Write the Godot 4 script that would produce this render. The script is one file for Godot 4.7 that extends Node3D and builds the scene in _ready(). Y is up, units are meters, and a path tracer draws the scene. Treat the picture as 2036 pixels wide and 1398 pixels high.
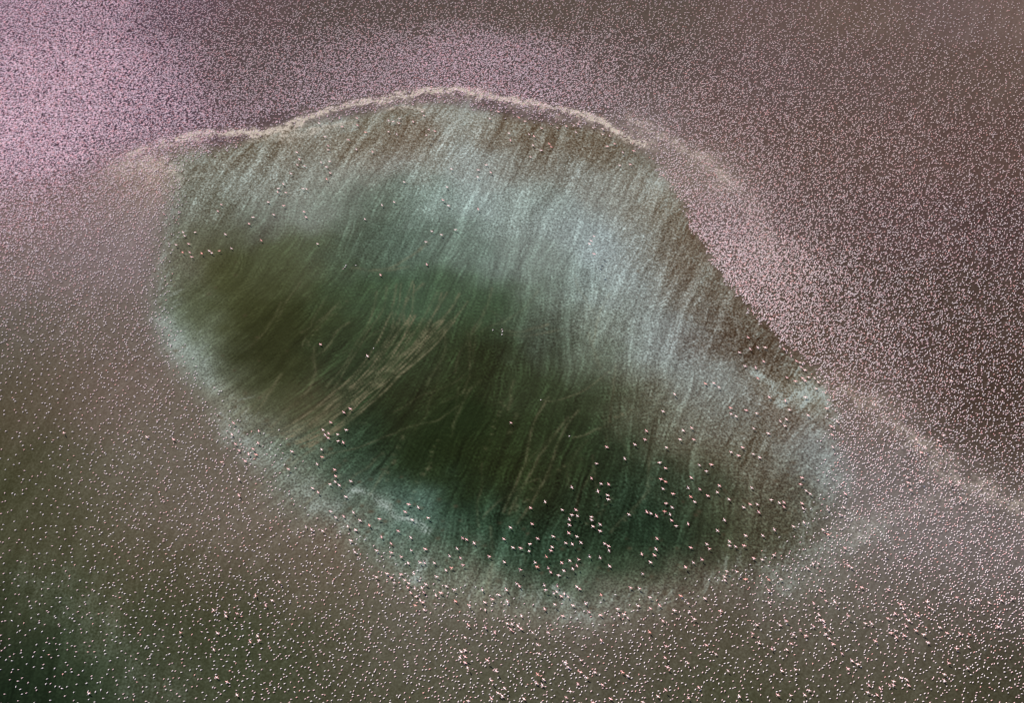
extends Node3D

# ---------------------------------------------------------------- photograph -> place
# A pixel of the 2036 x 1398 photograph gives a direction; the flat lake gives the distance.
const HEIGHT := 265.0
const PITCH := 51.0
const FOV := 32.0
const PHOTO := Vector2(2036.0, 1398.0)
# the mapped part of the lake, in metres
const LAKE_X := -216.0
const LAKE_Z := -408.0
const LAKE_W := 432.0
const LAKE_D := 312.0
const CELLS := Vector2i(216, 156)      # coarse fields, 2 m
const FLOW := Vector2i(1024, 740)      # silt streaks, 0.42 m
const FINE := Vector2i(2048, 1480)     # colour map, 0.21 m

const LOW_FLIERS := [
	1179,1397, 1278,1396, 931,1394, 1042,1390, 1214,1390, 1368,1388, 1126,1387, 1308,1385, 1470,1385, 999,1384, 1571,1383, 1546,1382, 1599,1382, 1743,1382, 472,1382, 178,1379, 1725,1377, 1608,1373,
	1749,1369, 1389,1367, 1768,1363, 1806,1363, 1727,1363, 1078,1362, 1198,1362, 1775,1362, 1149,1360, 1066,1359, 452,1356, 1776,1355, 1876,1353, 1802,1352, 1081,1351, 1166,1348, 1790,1348, 432,1347,
	1248,1344, 1877,1341, 1154,1337, 1183,1337, 1237,1337, 1447,1334, 1554,1334, 1581,1332, 1685,1330, 1922,1329, 1130,1327, 1705,1321, 1367,1319, 1885,1319, 925,1318, 1693,1314, 1154,1313, 1423,1301,
	1674,1300, 925,1293, 1564,1292, 426,1292, 1534,1290, 1901,1290, 1925,1286, 1404,1283, 1656,1281, 1573,1280, 1508,1279, 1844,1278, 498,1276, 1739,1275, 1195,1273, 516,1273, 1648,1270, 1781,1267,
	513,1265, 1602,1264, 1797,1264, 1576,1262, 1836,1262, 1925,1262, 1642,1261, 1495,1260, 1907,1260, 1882,1259, 1771,1259, 360,1259, 433,1259, 1090,1258, 984,1258, 1291,1257, 1590,1254, 1648,1254,
	1820,1254, 1778,1254, 1016,1252, 1036,1250, 1868,1248, 1638,1247, 965,1247, 1982,1246, 1030,1245, 1616,1245, 1801,1245, 932,1244, 1504,1243, 1550,1243, 1018,1241, 1009,1240, 1720,1240, 1732,1240,
	1318,1235, 1562,1235, 1637,1235, 1806,1234, 1631,1233, 1986,1232, 1380,1231, 1765,1230, 1248,1229, 1119,1225, 1037,1225, 450,1225, 1230,1224, 1824,1224, 1194,1223, 1628,1223, 1799,1223, 2033,1223,
	1241,1222, 1779,1220, 472,1220, 449,1218, 1170,1217, 1370,1217, 1432,1215, 1341,1214, 844,1213, 965,1213, 425,1213, 1853,1212, 1083,1211, 1228,1211, 1795,1210, 1845,1208, 1269,1205, 1311,1204,
	1139,1204, 529,1204, 1789,1202, 1164,1200, 1367,1200, 1929,1200, 1529,1199, 1966,1199, 841,1198, 964,1198, 1009,1196, 906,1196, 1843,1196, 1642,1195, 836,1194, 1990,1194, 542,1194, 1945,1193,
	979,1192, 2011,1191, 1401,1190, 1292,1188, 1901,1188, 1129,1187, 1116,1186, 828,1186, 1353,1185, 509,1185, 867,1184, 992,1183, 1122,1181, 1101,1180, 817,1179, 877,1179, 843,1178, 1631,1175,
	1528,1174, 1007,1173, 903,1173, 959,1173, 1765,1173, 1152,1171, 1271,1171, 1253,1169, 811,1169, 1713,1168, 1147,1167, 1033,1166, 888,1166, 1108,1165, 1082,1164, 753,1162, 847,1162, 1027,1161,
	813,1160, 784,1159, 556,1158, 1441,1154, 805,1154, 1528,1153, 1482,1152, 1552,1152, 778,1149, 749,1148, 1440,1147, 868,1147, 1111,1144, 798,1142, 1277,1141, 770,1141, 1095,1138, 887,1134,
	1606,1131, 1090,1130, 898,1130, 1692,1129, 1068,1127, 1212,1126, 1686,1125, 920,1124, 1616,1121, 1626,1121, 812,1120, 864,1120, 1064,1119, 1378,1119, 835,1119, 844,1119, 1293,1118, 1003,1118,
	1150,1113, 1515,1113, 1395,1113, 1498,1110, 1193,1109, 798,1108, 1172,1107, 973,1107, 894,1106, 1301,1104, 1538,1104, 1276,1102, 778,1099, 706,1098, 1052,1096, 1095,1095, 1211,1095, 749,1095,
	818,1095, 1304,1092, 1410,1092, 846,1092, 909,1091, 1035,1090, 1679,1090, 1020,1089, 1373,1089, 1098,1088, 1462,1087, 1210,1086, 1450,1085, 1479,1085, 1054,1082, 1405,1082, 1202,1081, 778,1081,
	1125,1080, 943,1080, 1450,1077, 698,1075, 928,1073, 1002,1072, 1069,1071, 1306,1071, 920,1070, 817,1069, 759,1068, 1100,1067, 1147,1067, 1482,1065, 1516,1065, 1646,1063, 1193,1056, 792,1056,
	642,1056, 1426,1055, 1636,1054, 708,1054, 1539,1053, 620,1053, 1015,1049, 609,1048, 1179,1047, 1577,1047, 692,1047, 1344,1046, 735,1045, 1193,1043, 1058,1042, 1368,1042, 1598,1039, 1335,1035,
	716,1035, 1176,1034, 1440,1034, 820,1034, 755,1032, 852,1030, 668,1029, 1176,1028, 684,1027, 1305,1026, 1332,1023, 1250,1023, 1669,1023, 1294,1021, 703,1019, 1286,1018, 1508,1018, 806,1018,
	1321,1017, 658,1017, 1118,1014, 1645,1013, 1596,1011, 1055,1010, 1336,1009, 1478,1009, 1677,1009, 832,1009, 1558,1008, 1491,1003, 1505,1003, 813,1003, 1324,1001, 1594,1001, 1549,1000, 1558,999,
	1084,998, 1381,998, 1533,994, 1449,993, 1373,988, 688,988, 1407,986, 1208,985, 476,985, 1338,982, 1610,982, 1680,982, 1426,979, 633,979, 1602,976, 1810,975, 1391,973, 1318,972,
	622,971, 1494,970, 1137,969, 1430,966, 675,965, 1210,963, 1591,963, 657,963, 1195,962, 1805,960, 1323,958, 667,958, 698,957, 1314,953, 476,953, 1176,951, 1374,950, 1594,950,
	1803,949, 668,947, 1404,937, 666,934, 574,933, 1323,931, 1390,925, 1414,924, 631,923, 1186,922, 1311,920, 442,919, 488,917, 1242,912, 1510,910, 641,909, 1468,906, 510,904,
	1497,903, 495,903, 1831,900, 1453,899, 581,898, 476,896, 640,894, 504,893, 1325,890, 1476,890, 1206,889, 1655,889, 1869,887, 1262,884, 469,883, 514,881, 683,880, 673,877,
	1865,876, 1282,874, 1352,874, 1379,874, 346,874, 653,871, 293,869, 1875,866, 1654,865, 647,865, 672,864, 462,864, 1527,862, 654,862, 128,861, 1285,857, 515,857, 1358,856,
	643,855, 689,855, 1498,852, 1375,851, 1652,848, 1560,847, 1016,841, 465,841, 658,840, 1551,838, 1664,838, 1563,834, 1463,828, 1606,826, 1453,823, 1504,822, 684,820, 1318,818,
	1483,816, 1569,815, 697,813, 1643,812, 1452,811, 1561,797, 1529,790, 1601,790, 1341,784, 1622,773, 1429,770, 1402,763, 1419,762, 1626,760, 1581,758, 1600,757, 1890,757, 1506,752,
	1595,752, 1619,752, 1564,751, 1607,750, 1600,736, 1502,731, 1910,731, 1592,730, 1481,728, 1590,721, 1518,719, 1583,718, 731,708, 1470,701, 1558,694, 1491,694, 1506,691, 1521,691,
	638,685, 1487,671, 757,547, 849,526, 382,511, 402,504, 422,503, 364,502, 378,502, 437,499, 417,499, 461,494, 351,487, 632,485, 376,485, 847,481, 520,478, 368,469,
	878,467, 449,466, 365,462, 389,462, 859,460, 906,457, 496,445, 726,436, 609,432, 504,432, 545,427, 605,421, 434,420, 951,416, 892,409, 565,409, 760,408, 441,407,
	784,402, 534,402, 881,398, 569,383, 553,382, 610,376, 554,375, 603,375, 889,372, 564,366, 804,362, 650,356, 950,352, 579,345, 657,344, 976,343, 951,338, 898,336,
	650,332, 606,330, 1232,329, 592,328, 967,328, 1253,327, 639,323, 656,321, 596,317, 1055,312, 1238,303, 591,303, 741,302, 1260,300, 1076,299, 653,298, 709,297, 1096,292,
	1207,291, 653,290, 1060,289, 1092,286, 1222,286, 1015,279, 693,278, 647,272, 1062,271, 1212,270, 1052,267, 1198,267, 789,267, 1012,265, 1145,263, 727,263, 773,262, 1198,256,
	1077,255, 1108,254, 1179,254, 681,252, 1126,251, 1141,249, 711,249, 1150,247, 793,245, 635,245, 782,242, 822,242, 1044,241, 773,240, 795,236, 974,236, 710,235, 1032,234,
	843,230, 840,222, 991,222]
const HIGH_FLIERS := [
	977,1389, 990,1378, 1134,1375, 1323,1372, 1004,1369, 976,1353, 1069,1341, 986,1334, 930,1328, 1327,1327, 1125,1318, 969,1313, 915,1308, 1322,1308, 925,1306, 1072,1300, 917,1296, 1324,1285,
	1069,1282, 925,1268, 1059,1258, 1685,1225, 1293,1210, 826,1204, 933,1204, 1103,1202, 1617,1199, 1659,1197, 1195,1183, 1107,1177, 1085,1173, 825,1170, 839,1169, 823,1141, 1464,1137, 1445,1136,
	1121,1135, 1034,1133, 1139,1131, 1363,1128, 1147,1125, 1117,1119, 1133,1115, 916,1110, 1086,1107, 1758,1100, 1138,1082, 1155,1079, 1131,1060, 1132,1044, 1132,1033, 1148,1026, 1137,1024, 1145,1014,
	1209,993, 1909,990, 1189,977, 1368,970, 1906,960, 1888,958, 1831,957, 1862,894, 1838,890, 1821,874, 1795,828, 1992,777]
const HIGHER_FLIERS := [
	1181,505, 1172,485, 1175,479, 1181,470, 848,269, 865,261, 853,258]

# rim of the silty basin, where the wading flock ends
const RIM := [
	345,312, 400,298, 450,290, 500,276, 560,252, 620,241, 680,233, 740,223, 790,214, 830,209, 880,205, 930,214, 975,222,
	1040,238, 1090,247, 1150,251, 1190,256, 1230,272, 1255,290, 1290,312, 1330,365, 1355,396, 1370,440, 1400,490, 1420,525,
	1455,575, 1490,615, 1530,656, 1560,690, 1600,720, 1630,762, 1645,800, 1655,850, 1670,900, 1668,950, 1655,1000, 1632,1040,
	1608,1068, 1590,1092, 1540,1126, 1470,1160, 1400,1186, 1330,1214, 1270,1226, 1200,1240, 1150,1238, 1080,1236, 1000,1222,
	930,1208, 860,1192, 800,1160, 740,1112, 680,1080, 620,1052, 575,1015, 545,975, 530,945, 500,905, 455,865, 430,820, 395,770,
	362,735, 335,690, 316,625, 310,560, 320,510, 326,470, 336,420, 348,362]

# lake bed inside the basin: pixel, colour of the silt or weed there, kind of grain
# kinds: 0 mud with pale crust, 1 pale film, 2 teal weed, 3 dark weed, 4 olive water, 5 rim crust, 6 open mud
const INSIDE := [
	380,330,129,127,116,0, 450,312,129,123,110,0, 560,292,129,121,108,0, 650,258,151,148,139,0, 700,285,131,122,108,0, 760,238,137,131,118,0, 820,262,124,111,97,0, 880,232,152,149,140,0,
	930,225,158,158,150,0, 1000,242,130,120,107,0, 1060,262,122,110,95,0, 1130,272,122,111,97,0, 1200,284,118,106,91,0, 1262,322,130,124,113,0, 1310,372,150,147,138,0, 1350,430,118,106,91,0,
	1385,505,114,101,87,0, 1420,560,124,116,105,0, 1460,620,106,94,81,0, 1500,690,100,88,76,0, 1560,735,104,92,79,0, 1600,782,154,154,142,0, 1640,840,124,116,107,0, 400,400,123,124,112,0,
	480,360,140,142,133,0, 580,350,142,142,133,0, 700,345,144,144,135,1, 800,325,145,143,136,0, 850,300,143,137,125,0, 900,300,156,160,155,0, 980,340,148,151,146,1, 1050,320,132,126,115,0,
	1120,340,143,143,136,0, 1200,390,144,144,137,1, 1280,430,139,135,125,0, 400,470,92,93,73,4, 500,450,100,102,90,2, 580,410,132,137,128,2, 660,410,126,133,123,2, 750,400,103,114,102,2,
	850,390,137,152,144,1, 950,400,156,169,166,1, 1050,410,146,157,152,1, 1130,450,150,160,158,1, 1200,480,160,171,172,1, 1290,500,143,145,140,0, 1250,560,150,158,156,1, 1330,570,124,118,109,0,
	400,555,78,79,53,4, 500,540,70,73,47,4, 600,520,82,88,64,3, 700,490,82,94,79,2, 800,490,90,106,93,2, 900,480,110,124,114,2, 980,520,114,128,119,2, 1050,520,129,139,132,2,
	1080,590,109,120,109,2, 1150,560,142,154,150,1, 1180,640,127,135,125,1, 1280,650,140,146,142,1, 1330,640,144,149,147,1, 1400,680,124,120,115,0, 1330,740,140,146,142,1, 1450,760,140,142,137,1,
	1400,800,135,137,131,1, 1550,830,118,105,93,0, 1480,820,124,122,115,0, 1600,895,137,139,135,1, 1640,950,135,137,135,1, 370,600,80,85,61,4, 375,655,137,148,137,5, 430,640,72,75,49,4,
	520,640,53,56,30,4, 600,620,49,53,27,4, 700,590,62,76,52,3, 800,590,68,88,66,3, 900,580,70,87,66,3, 980,610,66,83,61,3, 1080,670,76,84,71,2, 1180,720,96,104,89,2,
	1300,790,110,108,94,1, 1420,860,112,108,94,1, 1500,890,110,104,91,0, 400,735,129,137,125,5, 470,720,55,58,34,4, 560,700,49,52,27,4, 660,700,48,57,35,3, 760,700,50,61,39,3,
	860,690,50,60,38,3, 960,720,40,46,24,3, 1060,770,54,63,41,3, 1160,790,55,63,42,3, 1260,830,81,84,67,2, 1380,900,91,89,73,2, 1500,960,98,92,78,5, 445,830,131,129,116,5,
	520,800,78,81,59,4, 620,810,78,78,56,3, 720,800,42,53,33,3, 820,790,42,48,26,3, 900,850,31,43,19,4, 1000,880,37,46,22,3, 1100,890,42,51,29,3, 1200,890,42,52,33,3,
	1300,940,47,60,43,2, 1400,970,68,74,57,2, 1550,1010,88,85,70,5, 1615,1000,102,100,88,5, 525,925,127,131,121,5, 600,910,98,108,92,5, 680,900,60,79,62,2, 760,890,39,52,33,3,
	860,920,31,43,19,4, 950,940,33,42,18,3, 1050,960,40,48,26,3, 1150,970,39,49,29,3, 1250,1000,40,56,40,2, 1350,1030,43,56,40,2, 1450,1055,68,71,52,3, 1550,1075,84,82,66,5,
	600,985,118,122,110,5, 680,985,99,112,101,2, 750,975,64,82,68,2, 840,1010,68,86,74,2, 815,1035,115,144,135,1, 920,1010,40,61,44,3, 1000,1040,42,58,42,2, 1100,1050,37,51,35,2,
	1200,1050,35,49,33,2, 1300,1075,40,57,40,3, 1400,1110,57,61,44,3, 1500,1120,88,85,70,5, 680,1055,116,107,94,5, 760,1065,98,113,100,5, 840,1080,87,104,89,2, 920,1080,60,77,61,2,
	1000,1100,51,74,57,2, 1100,1130,56,75,58,2, 1200,1140,58,73,54,3, 1300,1150,80,82,66,5, 790,1130,116,116,104,5, 880,1150,114,116,102,5, 980,1170,114,114,100,5, 1080,1190,120,118,106,5,
	1180,1212,122,118,108,5, 1300,1190,114,108,96,5, 1400,1158,110,102,90,5, 345,430,122,121,112,5, 338,500,114,111,98,5, 330,560,116,116,104,5, 340,618,128,137,128,5, 480,890,126,128,118,5,
	560,960,120,124,113,5]

# lake bed outside the basin: pixel, colour of the mud there (upper left purpled to paint in shade between birds), kind of grain, wading birds per 1000 square pixels
const OUTSIDE := [
	-60,-40,126,101,116,6,138.3, 20,20,128,103,118,6,154.3, 100,50,102,77,92,6,229.9, 200,20,102,79,92,6,202.7, 350,30,96,73,84,6,81.6, 500,20,94,75,76,6,43.9, 700,20,89,75,71,6,36.7, 900,20,91,77,72,6,36.7,
	1100,20,93,79,72,6,34.6, 1300,20,93,79,72,6,30.2, 1500,20,102,83.5,79,6,33.6, 1700,20,105,86.5,79,6,24.6, 1900,20,108,89.5,86,6,22.4, 2020,30,112,92.5,86,6,16.8, 2110,-40,112,92.5,86,6,16.8, 20,150,116,90,106,6,224.7,
	150,150,90,64,81,6,268.4, 300,150,92,69,84,6,202.7, 420,120,92,73,76,6,67.4, 560,130,89,74,74,6,62.1, 700,120,91,77,76,6,105.7, 900,120,99,84,84,6,152.4, 1080,140,95,80,80,6,144.3, 1200,90,93,78,74,6,54.6,
	1300,150,93,78,74,6,51.8, 1500,150,99,80.5,78,6,44.8, 1700,150,99,80.5,76,6,34.7, 1900,150,99,80.5,74,6,28, 2020,150,101,82.5,75,6,22.4, 20,300,122,96,111,6,219.1, 120,280,96,71,87,6,252, 230,245,98,75,90,6,197.1,
	330,232,96,74,88,6,154.3, 450,215,94,75,79,6,95.6, 600,180,93,79,79,6,120.3, 760,160,99,84,84,6,120.3, 1180,180,101,86,84,6,105.7, 1300,240,113,98,96,6,60.5, 1400,230,104,84.5,80,6,60.5, 1500,300,102,82.5,77,6,56,
	1650,300,96,76.5,70,6,44.8, 1800,300,97,76.5,71,6,40.3, 1950,300,93,72.5,67,6,33.6, 2030,300,93,72.5,66,6,31.4, 20,420,130,109,109,6,91.1, 110,390,128,106,106,6,82.8, 210,370,130,110,108,6,69, 300,345,152,133,125,5,40.8,
	300,430,136,120,118,6,31.2, 1400,340,127,111.5,104,6,60.5, 1450,430,116,97.5,95,6,99.8, 1600,420,96,77.5,73,6,51.5, 1800,450,89,69.5,67,6,42.6, 2000,460,83,64.5,62,6,35.8, 20,540,118,102,99,6,38.4, 120,530,126,110,110,6,31.2,
	220,520,126,110,110,6,24, 290,540,128,114,113,6,20.4, 1470,540,111,95.5,88,6,126.4, 1560,600,99,83.5,75,6,90.7, 1700,600,88,72.5,66,6,51.5, 1850,620,80,64.5,58,6,35.8, 2010,640,78,62.5,56,6,29.1, 20,660,98,90,81,6,10.8,
	120,640,110,98,91,6,20.4, 220,640,106,93,85,6,21.6, 290,640,112,101,95,6,19.2, 1620,690,99,83.5,74,6,58.2, 1740,720,92,75.5,70,6,47, 1900,760,80,64.5,58,6,33.6, 2010,800,75,60.5,52,6,25.8, 20,820,84,75,59,6,2,
	100,790,96,85,72,6,5, 180,780,106,92,83,6,11, 280,800,110,96,87,6,14, 370,820,106,97,86,6,12, 1690,800,107,92.5,84,6,35.8, 1760,830,121,107.5,102,6,38.1, 1900,870,81,67.5,59,6,28, 2010,900,83,69.5,62,6,23.5,
	20,960,66,66,45,6,1.6, 120,940,80,76,58,6,3.2, 220,940,96,90,76,6,8.8, 330,950,104,94,83,6,12.8, 440,980,106,97,86,6,11.2, 1720,920,116,105.5,103,6,26.9, 1800,930,116,106.5,104,6,33.6, 1890,940,110,100.5,97,6,26.9,
	2020,980,106,95.5,89,6,21.5, 20,1080,70,69,50,6,2.4, 120,1060,76,73,55,6,3.2, 240,1060,90,84,68,6,7.2, 380,1060,102,92,80,6,11.2, 540,1030,110,100,88,6,8.8, 1680,1040,112,105,99,6,12.8, 1800,1060,122,113,111,6,19.2,
	1920,1080,120,110,108,6,24, 2020,1090,116,106,104,6,25.6, 20,1190,57,62,40,6,3.2, 130,1175,69,73,52,6,4, 250,1160,74,71,52,6,7.2, 380,1160,80,75,58,6,8.8, 520,1140,95,86,73,6,9.6, 680,1150,102,92,78,6,8.8,
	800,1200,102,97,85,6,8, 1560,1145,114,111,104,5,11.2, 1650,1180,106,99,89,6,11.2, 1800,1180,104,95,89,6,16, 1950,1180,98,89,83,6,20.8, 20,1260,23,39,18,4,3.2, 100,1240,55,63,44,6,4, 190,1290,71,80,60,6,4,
	350,1250,62,63,43,6,6.4, 480,1250,66,69,49,6,8, 650,1250,84,80,64,6,9.6, 850,1260,96,90,78,6,10.4, 1000,1270,94,89,77,6,10.4, 1200,1280,96,88,78,6,10.4, 1400,1270,90,82,70,6,8.8, 1550,1260,90,82,70,6,8,
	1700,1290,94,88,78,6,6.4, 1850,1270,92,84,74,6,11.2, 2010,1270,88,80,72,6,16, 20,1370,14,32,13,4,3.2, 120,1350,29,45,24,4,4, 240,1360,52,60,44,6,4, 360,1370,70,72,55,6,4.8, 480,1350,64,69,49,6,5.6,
	650,1370,74,73,56,6,7.2, 850,1370,82,80,64,6,8.8, 1050,1370,82,80,64,6,9.6, 1250,1370,82,78,64,6,8.8, 1450,1360,72,73,54,6,5.6, 1650,1370,78,75,59,6,4.8, 1850,1350,78,74,58,6,6.4, 2010,1370,66,63,48,6,7.2,
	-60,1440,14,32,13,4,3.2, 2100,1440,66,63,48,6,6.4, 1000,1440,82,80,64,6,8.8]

# which way the silt has been drawn out: pixel, direction in the picture times 100
const DRIFT := [
	400,330,-70,100, 700,300,-75,100, 1000,300,-55,100, 1300,370,-60,100, 1450,580,-65,100, 1600,780,-90,100, 400,480,-50,100, 600,420,-50,100, 850,420,-50,100,
	1000,420,-50,100, 1200,460,-48,100, 1100,560,-24,100, 1250,600,-35,100, 1340,640,-50,100, 1400,740,-40,100, 1480,840,-60,100, 1200,720,12,100, 1330,800,-5,100, 1000,640,-12,100, 850,560,-35,100, 750,600,-50,100, 700,740,-90,100,
	600,600,-85,100, 480,700,-100,80, 360,680,-100,70, 460,860,-100,70, 600,850,-100,75, 800,800,-75,100, 900,860,-60,100, 800,1000,-20,100, 900,1060,-5,100, 1050,900,-50,100, 1150,850,-45,100,
	1200,1000,-25,100, 1320,1000,-10,100, 1450,1000,10,100, 1500,880,-80,100, 650,1000,-100,60, 760,1090,-70,100, 1000,1150,-30,100, 1200,1180,-60,100, 1400,1120,-40,100, 100,1250,-15,100, 350,1280,-25,100,
	100,900,-50,100, 300,900,-70,100, 700,1250,-80,100, 1100,1320,-80,100, 1800,1200,-80,100, 1800,400,-60,100, 200,500,-80,100, 200,200,-60,100, 1000,80,-60,100, 1750,850,-100,70]

# pale sand bars and crusts: strength, half width in metres, then the pixels they run through
const BARS := [
	[0.75, 2.0, 262,303, 300,290, 350,277, 420,268, 480,264, 545,262, 590,250], [1.3, 1.7, 350,274, 430,264, 500,264, 560,259, 590,250], [1.2, 1.9, 575,250, 620,230, 670,214, 720,202, 790,192, 850,182, 900,176, 945,184],
	[0.4, 3.6, 620,225, 720,203, 830,190, 900,184, 960,190], [1.3, 1.6, 920,178, 965,190, 1010,197, 1060,205, 1110,216, 1150,226], [1.3, 1.7, 1120,219, 1170,232, 1210,250, 1245,272, 1275,288],
	[0.32, 3.4, 1000,200, 1100,218, 1180,238, 1250,262, 1290,290], [0.42, 3.2, 1250,232, 1320,275, 1400,318, 1450,372], [0.22, 3.4, 1400,318, 1450,360, 1500,420, 1530,500],
	[0.34, 3.6, 1672,772, 1735,806, 1800,860, 1860,915, 1930,965, 2036,1008], [0.36, 2.2, 1905,955, 1960,988, 2036,1002], [0.4, 5.0, 240,330, 300,330, 340,340], [0.14, 3.0, 1700,1060, 1790,1010, 1880,1000],
	[0.5, 0.9, 540,275, 600,262, 650,250, 700,245], [0.55, 0.7, 770,218, 815,212, 840,218], [0.3, 2.4, 500,270, 560,276, 640,256]]
# blue-grey crust patches in the basin
const CRUST := [
	[0.28, 4.0, 1540,1160, 1600,1120, 1670,1080, 1740,1050],
	[0.7, 0.9, 600,262, 640,247, 690,244], [0.6, 0.8, 670,262, 710,256], [0.55, 1.6, 880,262, 905,235, 925,215], [0.5, 1.6, 930,205, 915,250], [0.5, 0.7, 785,212, 815,210, 830,216], [0.5, 1.0, 775,250, 800,232, 818,220],
	[0.5, 1.4, 1300,345, 1285,385, 1270,400], [0.45, 0.8, 1322,362, 1308,390], [0.4, 0.8, 1345,372, 1325,402], [0.5, 1.4, 1405,535, 1395,560, 1380,580], [1.15, 1.6, 1560,800, 1585,785, 1615,770, 1640,790],
	[0.9, 1.3, 1500,740, 1540,770, 1570,800], [1.1, 1.1, 1610,790, 1590,815], [0.7, 1.3, 1640,800, 1660,820, 1650,840], [0.75, 1.0, 786,1026, 815,1032, 835,1045, 850,1055], [0.5, 1.4, 700,975, 740,985, 770,1010, 800,1028], [0.55, 1.6, 830,1150, 842,1120],
	[0.4, 1.6, 670,1010, 690,985], [0.5, 1.8, 618,1013, 640,1000], [0.42, 2.6, 325,630, 345,665, 370,690], [0.35, 2.2, 360,700, 400,735, 430,770], [0.4, 2.6, 440,840, 480,880, 520,910], [0.35, 2.2, 590,960, 640,1000, 690,1050],
	[0.5, 0.9, 1100,1170, 1125,1190, 1150,1205], [0.4, 2.2, 1120,1210, 1165,1230], [0.4, 3.0, 1640,930, 1680,960], [0.35, 2.8, 1690,1080, 1720,1060], [0.12, 6.0, 80,1150, 140,1190, 200,1255, 260,1310, 330,1380]]
# trails stirred up by swimming and pattering birds
const TRAILS := [
	[0.6, 0.4, 915,585, 890,622, 850,660, 800,705, 745,745, 690,790, 640,830, 600,855], [0.55, 0.32, 905,600, 870,650, 820,700, 760,755, 700,800, 660,835], [0.5, 0.3, 930,600, 890,650, 850,690, 800,740, 740,800, 690,845],
	[0.5, 0.28, 870,660, 820,690, 770,730, 700,775, 640,820, 560,860], [0.5, 0.3, 855,690, 800,740, 750,790, 690,840, 640,870], [0.45, 0.3, 760,745, 700,790, 640,835, 590,865],
	[0.4, 0.35, 820,560, 800,620, 790,660, 775,690, 755,720, 740,760], [0.4, 0.35, 790,565, 780,610, 782,650, 760,690, 730,740, 700,770, 670,800], [0.35, 0.3, 770,570, 760,620, 730,660, 715,690, 690,730, 660,780],
	[0.35, 0.3, 750,580, 735,640, 710,680, 690,720, 650,770], [0.4, 0.45, 840,565, 808,600, 806,640, 815,662], [0.5, 0.2, 815,664, 795,680, 770,690, 750,693], [0.45, 0.4, 675,600, 650,625, 625,645, 600,660],
	[0.4, 0.4, 695,640, 670,660, 655,685, 640,700, 620,712], [0.4, 0.4, 625,690, 625,715, 628,735, 618,770, 600,790], [0.45, 0.5, 700,533, 740,537, 775,532, 800,520, 830,500, 850,483], [0.35, 0.5, 720,536, 770,538, 810,530],
	[0.5, 0.22, 1080,796, 1105,797, 1130,790, 1160,777, 1190,755, 1210,738], [0.4, 0.5, 1000,656, 1030,660, 1060,655, 1090,645], [0.3, 0.4, 1000,664, 1040,668, 1080,662, 1120,655], [0.45, 0.3, 1140,870, 1160,865, 1175,858, 1195,850],
	[0.45, 0.25, 640,905, 680,898, 720,888, 760,870, 790,860], [0.35, 0.3, 790,858, 830,845, 870,835, 920,800], [0.5, 0.35, 1002,1018, 1015,985, 1040,930, 1050,895, 1055,860, 1065,830, 1090,790], [0.42, 0.4, 1012,1020, 1045,960, 1080,895, 1130,830],
	[0.45, 0.35, 1030,1040, 1065,985, 1090,940, 1105,890, 1125,850, 1150,815], [0.35, 0.35, 1290,905, 1290,930, 1288,960, 1280,985, 1265,1005, 1240,1030, 1215,1060], [0.3, 0.4, 940,770, 920,800, 900,850], [0.35, 0.45, 560,745, 530,790, 510,820],
	[0.35, 0.5, 590,800, 560,830, 540,850], [0.35, 0.4, 700,760, 660,795, 620,815, 580,845], [0.3, 0.35, 760,900, 730,930, 700,950, 680,975], [0.35, 0.4, 770,930, 750,960, 735,985], [0.3, 0.3, 650,590, 620,640, 600,690], [0.25, 0.4, 560,600, 540,640, 500,690], [0.25, 0.4, 600,560, 570,600, 550,640], [0.3, 0.3, 960,640, 920,690, 905,740], [0.3, 0.3, 870,580, 840,640, 830,680]]
# rows of puffs where take-off runs touched the water
const PUFFS := [
	[1155,915, 1120,925, 1095,945, 1065,970, 1040,995, 1020,1015], [800,870, 780,920, 770,960], [870,880, 850,930, 830,960, 815,1000], [1190,850, 1230,830, 1260,815], [1220,990, 1190,1020, 1160,1045], [1290,950, 1285,980, 1260,1010, 1230,1045],
	[690,600, 640,640, 610,690], [760,900, 730,930], [1000,800, 980,850, 960,900], [1030,820, 1010,870]]

var px_focal := 0.0
var rng := RandomNumberGenerator.new()
var rim := PackedVector2Array()
var rim_far := PackedFloat32Array()    # metres outside the rim (negative inside), on the coarse cells
var crowd := PackedFloat32Array()      # wading birds per square metre
var colour_map: ImageTexture
var bird_material: StandardMaterial3D
var counted := {}
var ragged := FastNoiseLite.new()


func _ready() -> void:
	px_focal = PHOTO.y * 0.5 / tan(deg_to_rad(FOV * 0.5))
	rng.seed = 20240
	ragged.frequency = 0.11
	ragged.fractal_octaves = 3
	ragged.seed = 31
	make_view()
	make_fields()
	make_water()
	make_flock()
	make_fliers()


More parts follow.
